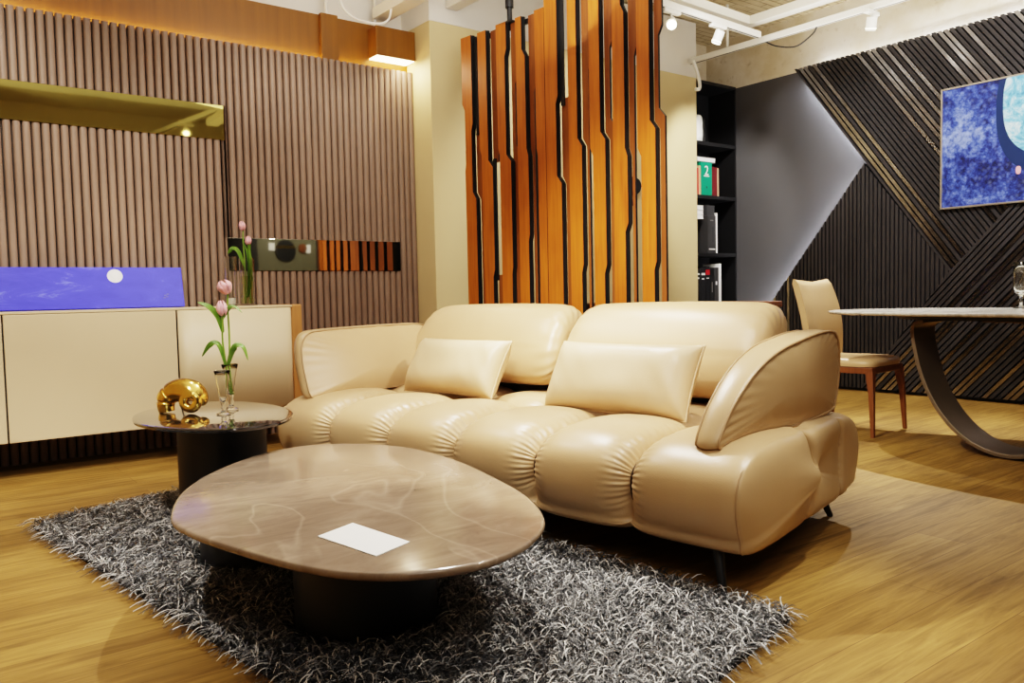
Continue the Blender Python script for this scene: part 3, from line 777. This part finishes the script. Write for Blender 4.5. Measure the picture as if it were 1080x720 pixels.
bookthing('grey pink spined book at the right end of the second shelf', 6.615, 6.636, z, .28, 'tan')
def flatbox(label, x0, x1, z0, h, mat, d=.22, name='book', grp='books in the bookcase'):
    r = thing(name, label, 'book' if name == 'book' else 'box', (x0, BY+.03, z0), 0, grp)
    w = x1-x0
    mb = MB(); mb.box(0, w, 0, d, 0, h*.12); mb.box(0, w, 0, d, h*.88, h); mb.box(0, .004, 0, d, h*.12, h*.88); mb.build('cover', mat, r)
    MB().box(.004, w-.003, .003, d-.003, h*.12, h*.88).build('pages', 'white_card' if name == 'book' else mat, r)
flatbox('large grey book lying flat on top of the teal binder row', 6.32, 6.60, 2.182, .05, 'grey_board')
z = 1.29
bookthing('pale spined book at the left end of the third shelf', 6.285, 6.305, z, .33, 'tan')
for k, nm in enumerate(('lowest', 'middle', 'topmost')):
    flatbox('small white box, %s of the stack on the third shelf' % nm, 6.29, 6.41, z+.335+k*.045, .04, 'white_card', .16, 'box', 'white boxes on the third shelf')
o = bookthing('dark grey upright book with a white label on the third shelf', 6.46, 6.585, z, .37, 'dark_grey', extra=[(.15, .9, .09, .12, 'white_card'), (.3, .7, .86, .89, 'grey_board'), (.62, .66, .3, .7, 'black')])
bookthing('thin white spined book right of the dark grey book', 6.59, 6.61, z, .40, 'white_card')
flatbox('dark grey box lying across the dark book on the third shelf', 6.46, 6.583, z+.372, .10, 'dark_grey', .2, 'box')
z = .80
lab = ['black spined book at the left end of the bottom visible shelf', 'black book with white lettering second from left on bottom visible shelf', 'black book with a red title block on the bottom visible shelf', 'black book right of the red titled one on the bottom visible shelf', 'dark grey book next to the white one on the bottom visible shelf']
xx = 6.285
for k, l_ in enumerate(lab):
    ex = [[(.3, .7, .82, .86, 'white_card'), (.3, .6, .7, .74, 'white_card')], [(.1, .9, .78, .84, 'white_card'), (.2, .7, .66, .69, 'white_card')], [(.05, .95, .76, .9, 'red'), (.2, .8, .66, .68, 'white_card')], [(.4, .6, .3, .6, 'grey_board')], [(.3, .6, .5, .6, 'white_card')]][k]
    bookthing(l_, xx, xx+.066, z, .335+.012*(k % 3), 'dark_grey' if k == 4 else 'black', extra=ex); xx += .068
bookthing('tall white spined book at the right end of the bottom visible shelf', xx+.002, xx+.04, z, .385, 'white_card')

# ------------------------------------------------------------------ right wall picture
PX = XR-.03
pt_ = thing('wall_picture', 'large framed blue abstract picture with pale moon on the charcoal slat wall', 'picture', (PX, 1.75, 1.525))
MB().box(-.004, .028, .012, 1.388, .012, .936).build('canvas', 'blue_canvas', pt_)
mb = MB(); mb.box(-.012, .03, 0, 1.40, 0, .013); mb.box(-.012, .03, 0, 1.40, .935, .948); mb.box(-.012, .03, 0, .013, .013, .935); mb.box(-.012, .03, 1.387, 1.40, .013, .935)
mb.build('frame', 'silver', pt_)
def disc(name, mat, cy, cz, ry, rz, x, parent):
    pts = []
    for a in np.linspace(0, 2*PI, 96, endpoint=False):
        yy = cy+ry*math.copysign(abs(math.cos(a))**.8, math.cos(a)); zz = cz+rz*math.copysign(abs(math.sin(a))**.8, math.sin(a))
        pts.append((yy, min(zz, .934)))
    return MB().prism(pts, x, x+.003, lambda u, w, a: (a, u, w)).build(name, mat, parent)
disc('dark_ring', 'navy', .58, .70, .41, .50, -.008, pt_)
disc('moon', 'cyan_canvas', .58, .74, .36, .41, -.011, pt_)
disc('pink_mark', 'pink', .83, .24, .018, .03, -.011, pt_)

# ------------------------------------------------------------------ dining table
DT = thing('dining_table', 'dining table with pale marble top on a looping bronze band base', 'table', (4.92, 1.5, 0))
def superell(a, b, n, N=96): return [(a*math.copysign(abs(math.cos(t_))**(2/n), math.cos(t_)), b*math.copysign(abs(math.sin(t_))**(2/n), math.sin(t_))) for t_ in np.linspace(0, 2*PI, N, endpoint=False)]
slab(superell(.60, 1.45, 2.3), .755, .775, 'top', 'marble', DT, .006, .012)
slab(superell(.44, 1.0, 2.6), .728, .754, 'subframe', 'black', DT, .006, .012)
def band(name, pts, w, th, tw=0):
    P = spline(pts, 10); rows = []
    n = len(P)
    for i, q in enumerate(P):
        d = (P[min(i+1, n-1)]-P[max(i-1, 0)]).normalized(); a = Vector((1, tw, 0)).normalized(); b = d.cross(a).normalized()
        rows.append([tuple(q+a*sx*w/2+b*sz*th/2) for sx, sz in ((-1, -1), (1, -1), (1, 1), (-1, 1))])
    mb = MB(); mb.grid(rows, False, True); mb.add(rows[0], [(0, 1, 2, 3)]); mb.add(rows[-1], [(0, 1, 2, 3)])
    return mb.build(name, 'band', DT, smooth='auto', bevel=.003)
el = [(-.20, .30+.50*math.cos(a), .74-.722*math.sin(a)) for a in np.linspace(.08, PI-.08, 14)]
band('base_band', [(-.20, .74, .724)]+el+[(-.20, -.14, .724)], .25, .022)
band('base_band', [(.1, .55, .715), (.1, .3, .705), (.1, 0, .62), (.1, -.3, .45), (.1, -.5, .22), (.1, -.56, .012)], .25, .022)
gl = thing('wine_glass', 'clear stemmed goblet on the marble dining table at the right edge', 'glass', (5.2, 1.97, .7755))
MB().lathe([(r_*1.12, z_*1.25) for r_, z_ in [(0, .001), (.036, .001), (.037, .004), (.012, .010), (.007, .02), (.007, .05), (.014, .062), (.030, .075), (.037, .11), (.038, .16), (.035, .215), (.033, .215), (.035, .16), (.034, .11), (.026, .08), (0, .07)]], 32).build('bowl', 'thick_glass', gl, smooth=True, weld=True)

# ------------------------------------------------------------------ dining chair (faces -y)
CH = thing('dining_chair', 'beige leather dining chair with walnut legs tucked at the marble table', 'chair', (4.93, 2.85, 0), math.radians(5))
mb = MB(); rows = []
st = superell(.235, .235, 6, 48)
for ins, z in ((.03, .425), (.004, .428), (0, .445), (.008, .468), (.04, .478), (.12, .481)):
    rows.append([(x_*(1-ins/.235), y_*(1-ins/.235), z) for x_, y_ in st])
mb.grid(rows, False, True); mb.add(rows[0], [tuple(range(48))]); mb.add(rows[-1], [tuple(range(48))])
mb.build('seat', 'leather', CH, smooth='auto', weld=True, ang=60)
mb = MB(); mb.box(-.225, .225, -.225, .225, .385, .426); mb.build('seat_frame', 'walnut', CH, bevel=.006)
rows = []
for k in range(19):
    t_ = k/18; z = .43+.55*t_; yb = .20+.035*math.sin(PI*t_)*-.6+.09*t_**1.6; wd = .225-.012*math.cos(t_*5)
    th_ = .022*(1-max(0, (t_-.93)/.07)**2*.7)
    zz = lambda a: z-.02*t_*(1-abs(a)**2)*1.0
    fr_ = [(a*wd, yb+.028*(1-a*a)*1.0-th_, zz(a)) for a in np.linspace(-1, 1, 13)]
    bk = [(a*wd, yb+.028*(1-a*a)*1.0+th_, zz(a)) for a in np.linspace(1, -1, 13)]
    rows.append(fr_+bk)
mb = MB(); mb.grid(rows, False, True); mb.add(rows[0], [tuple(range(26))]); mb.add(rows[-1], [tuple(range(26))])
mb.build('backrest', 'leather', CH, smooth='auto', weld=True, ang=60)
for sx in (-1, 1):
    for sy in (-1, 1):
        fx, fy = sx*.235, sy*.235+(.03 if sy > 0 else -.0)
        P = [(fx, fy, 0), (sx*.222, sy*.222, .25), (sx*.205, sy*.205, .40)]
        rows = [[(x_+a*r_, y_+b*r_, z_) for a, b in ((-1, -1), (1, -1), (1, 1), (-1, 1))] for (x_, y_, z_), r_ in zip(P, (.011, .016, .024))]
        mb = MB(); mb.grid(rows, False, True); mb.add(rows[0], [(0, 1, 2, 3)]); mb.add(rows[-1], [(0, 1, 2, 3)])
        mb.build('leg', 'walnut', CH, bevel=.004)

# ------------------------------------------------------------------ ceiling fittings
def beam(name, label, a, b, w, h, mat='white_metal', cat='beam', groove=True):
    a, b = Vector(a), Vector(b); d = b-a; L = d.length; ang = math.atan2(d.y, d.x)
    r = thing(name, label, cat, a, ang)
    MB().box(0, L, -w/2, w/2, -h/2, h/2).build('body', mat, r, bevel=.004)
    if groove: MB().box(.01, L-.01, -w*.12, w*.12, -h/2-.002, -h/2+.004).build('slot', 'dark_grey', r)
    return r
beam('lighting_track', 'white lighting track running away above the grey wall corner', (6.03, 5.12, 3.05), (6.1, 1.2, 3.05), .045, .05, cat='track')
beam('lighting_track', 'white lighting track crossing beside the divider top, carrying the drum spot', (3.9, 4.20, 3.07), (5.96, 4.30, 3.07), .045, .05, cat='track')
beam('conduit_beam', 'white boxed cable trunking above the dining wall track', (5.95, 4.42, 3.20), (6.02, 1.2, 3.20), .10, .07, groove=False)
beam('conduit_beam', 'white boxed cable trunking crossing toward the brick ceiling corner', (3.9, 4.30, 3.20), (5.92, 4.40, 3.20), .10, .07, groove=False)
beam('ceiling_beam', 'white ceiling beam above the cream column and copper housing', (3.10, 1.0, 3.02), (3.0, 5.50, 3.02), .13, .08, 'white_paint', groove=False)
beam('ceiling_beam', 'white ceiling beam over the plank divider top', (3.55, 2.6, 3.08), (3.42, 5.17, 3.08), .10, .07, 'white_paint', groove=False)
def hanger(x, y, z0, z1, label):
    tag(MB().tube([(x, y, z0), (x, y, z1)], .012, 10).build('hanger_rod', 'white_metal', smooth='auto'), label, 'rod')
hanger(6.05, 4.7, 3.076, 3.455, 'white hanger rod holding the far end of the dining wall track')
hanger(5.0, 4.255, 3.236, 3.455, 'white hanger rod over the cross trunking')
hanger(2.57, 5.50, 2.945, 3.455, 'white rod rising from the narrow copper upright')
hanger(2.96, 5.50, 2.90, 3.455, 'white rod rising from the copper end housing')
hanger(5.98, 2.6, 3.236, 3.455, 'white hanger rod over the dining wall trunking')

def spotlight(label, loc, aim, r_=.038, L=.13, track=True):
    r = thing('spotlight', label, 'spotlight', loc, 0, 'white track spotlights')
    d = (Vector(aim)-Vector(loc)).normalized(); q = Vector((0, 0, -1)).rotation_difference(d).to_matrix().to_4x4()
    mt = Matrix.Translation((0, 0, -.10)) @ q
    MB().box(-.09, .09, -.02, .02, -.03, 0).build('adapter', 'white_metal', r, bevel=.004)
    MB().tube([(0, 0, -.03), (0, 0, -.10)], .008, 10).build('stem', 'white_metal', r, smooth='auto')
    MB().lathe([(0, .05), (r_, .05), (r_, -.05), (r_-.004, -.05), (r_-.004, -.035), (0, -.035)], 32, 0, 0, mt).build('housing', 'white_metal', r, smooth='auto', weld=True)
    MB().lathe([(r_+.0008, -.03), (r_+.0008, -.036)], 32, 0, 0, mt).build('ring', 'led_soft', r)
    MB().lathe([(0, -.0365), (r_-.005, -.0365)], 32, 0, 0, mt).build('lens', 'lamp_face', r)
    return r
spotlight('white drum spotlight hanging below the cross track left of the bookcase', (5.38, 4.27, 3.045), (5.1, 5.2, .9))
spotlight('white drum spotlight on the dining wall track above the slat wall', (6.06, 3.36, 3.025), (6.5, 3.9, .9))
spotlight('white spotlight glaring toward the camera beside the divider', (4.80, 4.247, 3.045), (2.2, 1.6, .6))
# the front tracks over the seating group, seen in the bronze mirror
beam('lighting_track', 'white lighting track over the seating group, seen in the bronze mirror', (2.75, -.9, 3.12), (3.25, 2.3, 3.12), .045, .05, cat='track')
spotlight('white spotlight over the seating group, seen lit in the bronze mirror', (2.96, .45, 3.095), (1.9, 3.6, .3))

def cable(name, mat, pts, r_, label):
    tag(MB().tube(spline(pts, 10), r_, 8).build(name, mat, smooth=True), label, 'cable')
cable('power_cable', 'wire_white', [(2.60, 5.39, 3.30), (2.62, 5.37, 3.02), (2.68, 5.33, 2.91), (2.80, 5.28, 2.87), (2.90, 5.24, 2.88), (2.95, 5.24, 2.98), (2.96, 5.24, 3.3)], .008, 'white cable drooping in front of the copper housing')
cable('power_cable', 'black', [(6.05, 4.30, 3.03), (6.10, 4.22, 2.98), (6.12, 4.05, 2.94), (6.12, 3.90, 3.0), (6.06, 3.82, 3.03)], .006, 'black cable loop hanging under the dining wall track')
cable('power_cable', 'wire_white', [(6.0, 5.05, 3.04), (6.02, 5.02, 2.93), (6.03, 5.0, 2.83), (6.0, 4.98, 2.77), (5.95, 4.98, 2.76)], .016, 'thick white hose hanging from the track end by the bookcase')

# ------------------------------------------------------------------ what the smoked mirror shows: the wall behind the camera
def yface(x0, x1, z0, z1, d0, d1): return MB().box(x0, x1, Y0+d0, Y0+d1, z0, z1)
ar = thing('round_wall_art', 'round black wall disc with gold upper band on the olive wall behind', 'wall art', (4.76, Y0, 1.655))
mb = MB(); mb.prism([(.16*math.cos(a), .16*math.sin(a)) for a in np.linspace(0, 2*PI, 48, endpoint=False)], .002, .02, lambda u, w, a: (u, a, w)); mb.build('disc', 'black', ar)
mb = MB(); mb.box(-.145, .145, .02, .028, .045, .075); mb.build('gold_band', 'gold', ar)
ar2 = tag(MB().prism([(5.03+.065*math.cos(a), 1.70+.065*math.sin(a)) for a in np.linspace(0, 2*PI, 32, endpoint=False)], Y0+.002, Y0+.03, lambda u, w, a: (u, a, w)).build('small_wall_disc', 'walnut'), 'small round wooden wall disc beside the black one', 'wall art')
tag(yface(4.50, 4.59, 1.66, 1.77, .002, .02).build('wall_card', 'white_card'), 'small white wall card left of the black disc', 'card')
tag(yface(5.09, 5.16, 1.63, 1.75, .002, .02).build('wall_card', 'white_card'), 'small white wall card right of the wooden disc', 'card')
for nm, xa, xb in (('left', 5.29, 5.66), ('right', 5.88, 6.28)):
    r = thing('slat_screen', 'orange wooden slat screen on the wall behind, %s one in the mirror' % nm, 'screen', (xa, Y0, 0))
    k = 0; x = 0
    while x < xb-xa-.05:
        MB().box(x, x+.055, .01, .05, 0, 2.6).build('slat', 'screen_wood', r, bevel=.003); x += .088
    MB().box(0, xb-xa, .001, .01, 0, 2.6).build('back_board', 'black', r)
MBr = MB(); MBr.tube([(6.46+.10*math.cos(a), Y0+.011, 1.78+.10*math.sin(a)) for a in np.linspace(PI*1.02, PI*1.9, 20)], .012, 8)
tag(MBr.build('neon_arc', 'led_white', smooth=True), 'white glowing arc on the black wall behind', 'light')

# ------------------------------------------------------------------ lights
def spot(loc, aim, e, size=60, blend=.5, col=(1, .86, .66), rad=.04):
    l = bpy.data.lights.new('spot_lamp', 'SPOT'); l.energy = e; l.spot_size = math.radians(size); l.spot_blend = blend; l.color = col; l.shadow_soft_size = rad
    o = bpy.data.objects.new('spot_lamp', l); C.objects.link(o); o.location = loc
    o.rotation_euler = (Vector(aim)-Vector(loc)).to_track_quat('-Z', 'Y').to_euler(); return o
def area(loc, aim, e, sx, sy, col=(1, .9, .76)):
    l = bpy.data.lights.new('area_fill', 'AREA'); l.shape = 'RECTANGLE'; l.size = sx; l.size_y = sy; l.energy = e; l.color = col
    o = bpy.data.objects.new('area_fill', l); C.objects.link(o); o.location = loc
    o.rotation_euler = (Vector(aim)-Vector(loc)).to_track_quat('-Z', 'Y').to_euler(); return o
warm = (1, .94, .84)
spot((2.55, 3.55, 3.05), (1.2, 2.1, .2), 300, 58, .3, warm, .02)      # rug, table
spot((.7, 1.7, 3.05), (2.45, 2.95, .7), 195, 50, .6, warm, .04)     # sofa from the front
spot((1.5, 4.2, 3.05), (2.0, 3.2, .4), 80, 60, .5, warm, .04)
spot((2.9, .5, 2.95), (1.15, 3.9, .4), 250, 42, .4, warm, .02)     # sideboard / side table
spot((-.2, 2.4, 3.05), (.1, 3.4, 0), 240, 60, .4, warm, .03)        # floor left
spot((.2, 3.3, 3.1), (.1, 5.4, 1.15), 220, 80, .8, (1, .92, .82), .05)
spot((1.9, 3.6, 3.1), (2.2, 5.4, 1.2), 90, 76, .7, (1, .92, .82), .05)
spot((1.7, 2.3, 2.6), (3.4, 3.2, .6), 350, 66, .8, (1, .92, .76), .04)  # divider
spot((5.38, 4.2, 2.9), (5.3, 3.3, 0), 260, 64, .35, warm, .03)
spot((6.1, 3.2, 3.0), (4.9, 2.3, .2), 420, 58, .8, warm, .015)
spot((2.9, .6, 3.1), (2.8, 1.1, 0), 40, 60, .8, warm, .04)
spot((4.3, 1.6, 3.1), (6.75, 2.7, 2.1), 380, 54, .5, (1, .96, .92), .03)
spot((3.9, 3.6, 3.1), (4.6, 5.15, 1.6), 130, 80, .6, warm, .05)
spot((3.0, 3.9, 3.1), (3.3, 5.15, 1.6), 60, 70, .6, warm, .05)
spot((5.6, 4.2, 3.0), (6.5, 5.3, 1.7), 110, 60, .6, warm, .05)
spot((4.6, 3.9, 3.2), (6.9, 4.6, 1.6), 70, 60, .6, (1, .97, .95), .05)
spot((4.8, .3, 2.9), (4.8, -1.05, 1.5), 200, 60, .8, (1, .97, .88), .05)  # unseen spot added to brighten the olive wall in the smoked mirror
area((2.4, 2.2, 3.40), (2.4, 2.2, 0), 24, 5, 4.5, (1, .95, .87))  # added overhead fill, no fixture there
area((5.6, 3.0, 2.85), (5.6, 3.1, 4), 34, 1.6, 2.4, (1, .94, .84))  # added uplight that brightens the brick ceiling, no fixture
area((2.4, 3.4, 2.75), (2.6, 3.9, 4), 26, 1.6, 1.6, (1, .95, .9))  # added uplight that brightens the white ceiling, no fixture
area((2.2, 1.6, 2.6), (2.2, 1.8, 4), 30, 3, 3, (1, .94, .82))  # added uplight, brightens the ceiling that the bronze mirror reflects
spot((2.75, 1.15, 3.0), (1.5, 1.6, 0), 190, 44, .5, warm, .02)
area((.6, -.7, 2.6), (2.6, 2.2, .3), 34, 2.2, 1.2, (1, .95, .87))  # added soft fill from the camera side, lifts the shadows
area((3.05, 5.3, 2.64), (3.2, 5.2, 2.0), 2.5, .3, .08, (1, .85, .6))
w = bpy.data.worlds.new('world'); bpy.context.scene.world = w; w.use_nodes = True
w.node_tree.nodes['Background'].inputs[0].default_value = (1, .9, .78, 1); w.node_tree.nodes['Background'].inputs[1].default_value = .09

# ------------------------------------------------------------------ camera
yaw, pitch, roll = .6488, .0576, -.0217
cy, sy = math.cos(yaw), math.sin(yaw)
fwd = Vector((sy*math.cos(pitch), cy*math.cos(pitch), -math.sin(pitch))); rt = Vector((cy, -sy, 0)); up = rt.cross(fwd)
r2 = rt*math.cos(roll)+up*math.sin(roll); u2 = -rt*math.sin(roll)+up*math.cos(roll)
cam = bpy.data.cameras.new('camera'); cam.sensor_width = 36; cam.lens = 857.3/1080*36; cam.clip_start = .05
co = bpy.data.objects.new('camera', cam); C.objects.link(co)
co.matrix_world = Matrix(((r2.x, u2.x, -fwd.x, 0), (r2.y, u2.y, -fwd.y, 0), (r2.z, u2.z, -fwd.z, .92), (0, 0, 0, 1)))
bpy.context.scene.camera = co
vs = bpy.context.scene.view_settings
vs.view_transform = 'Filmic'; vs.look = 'High Contrast'; vs.exposure = .14
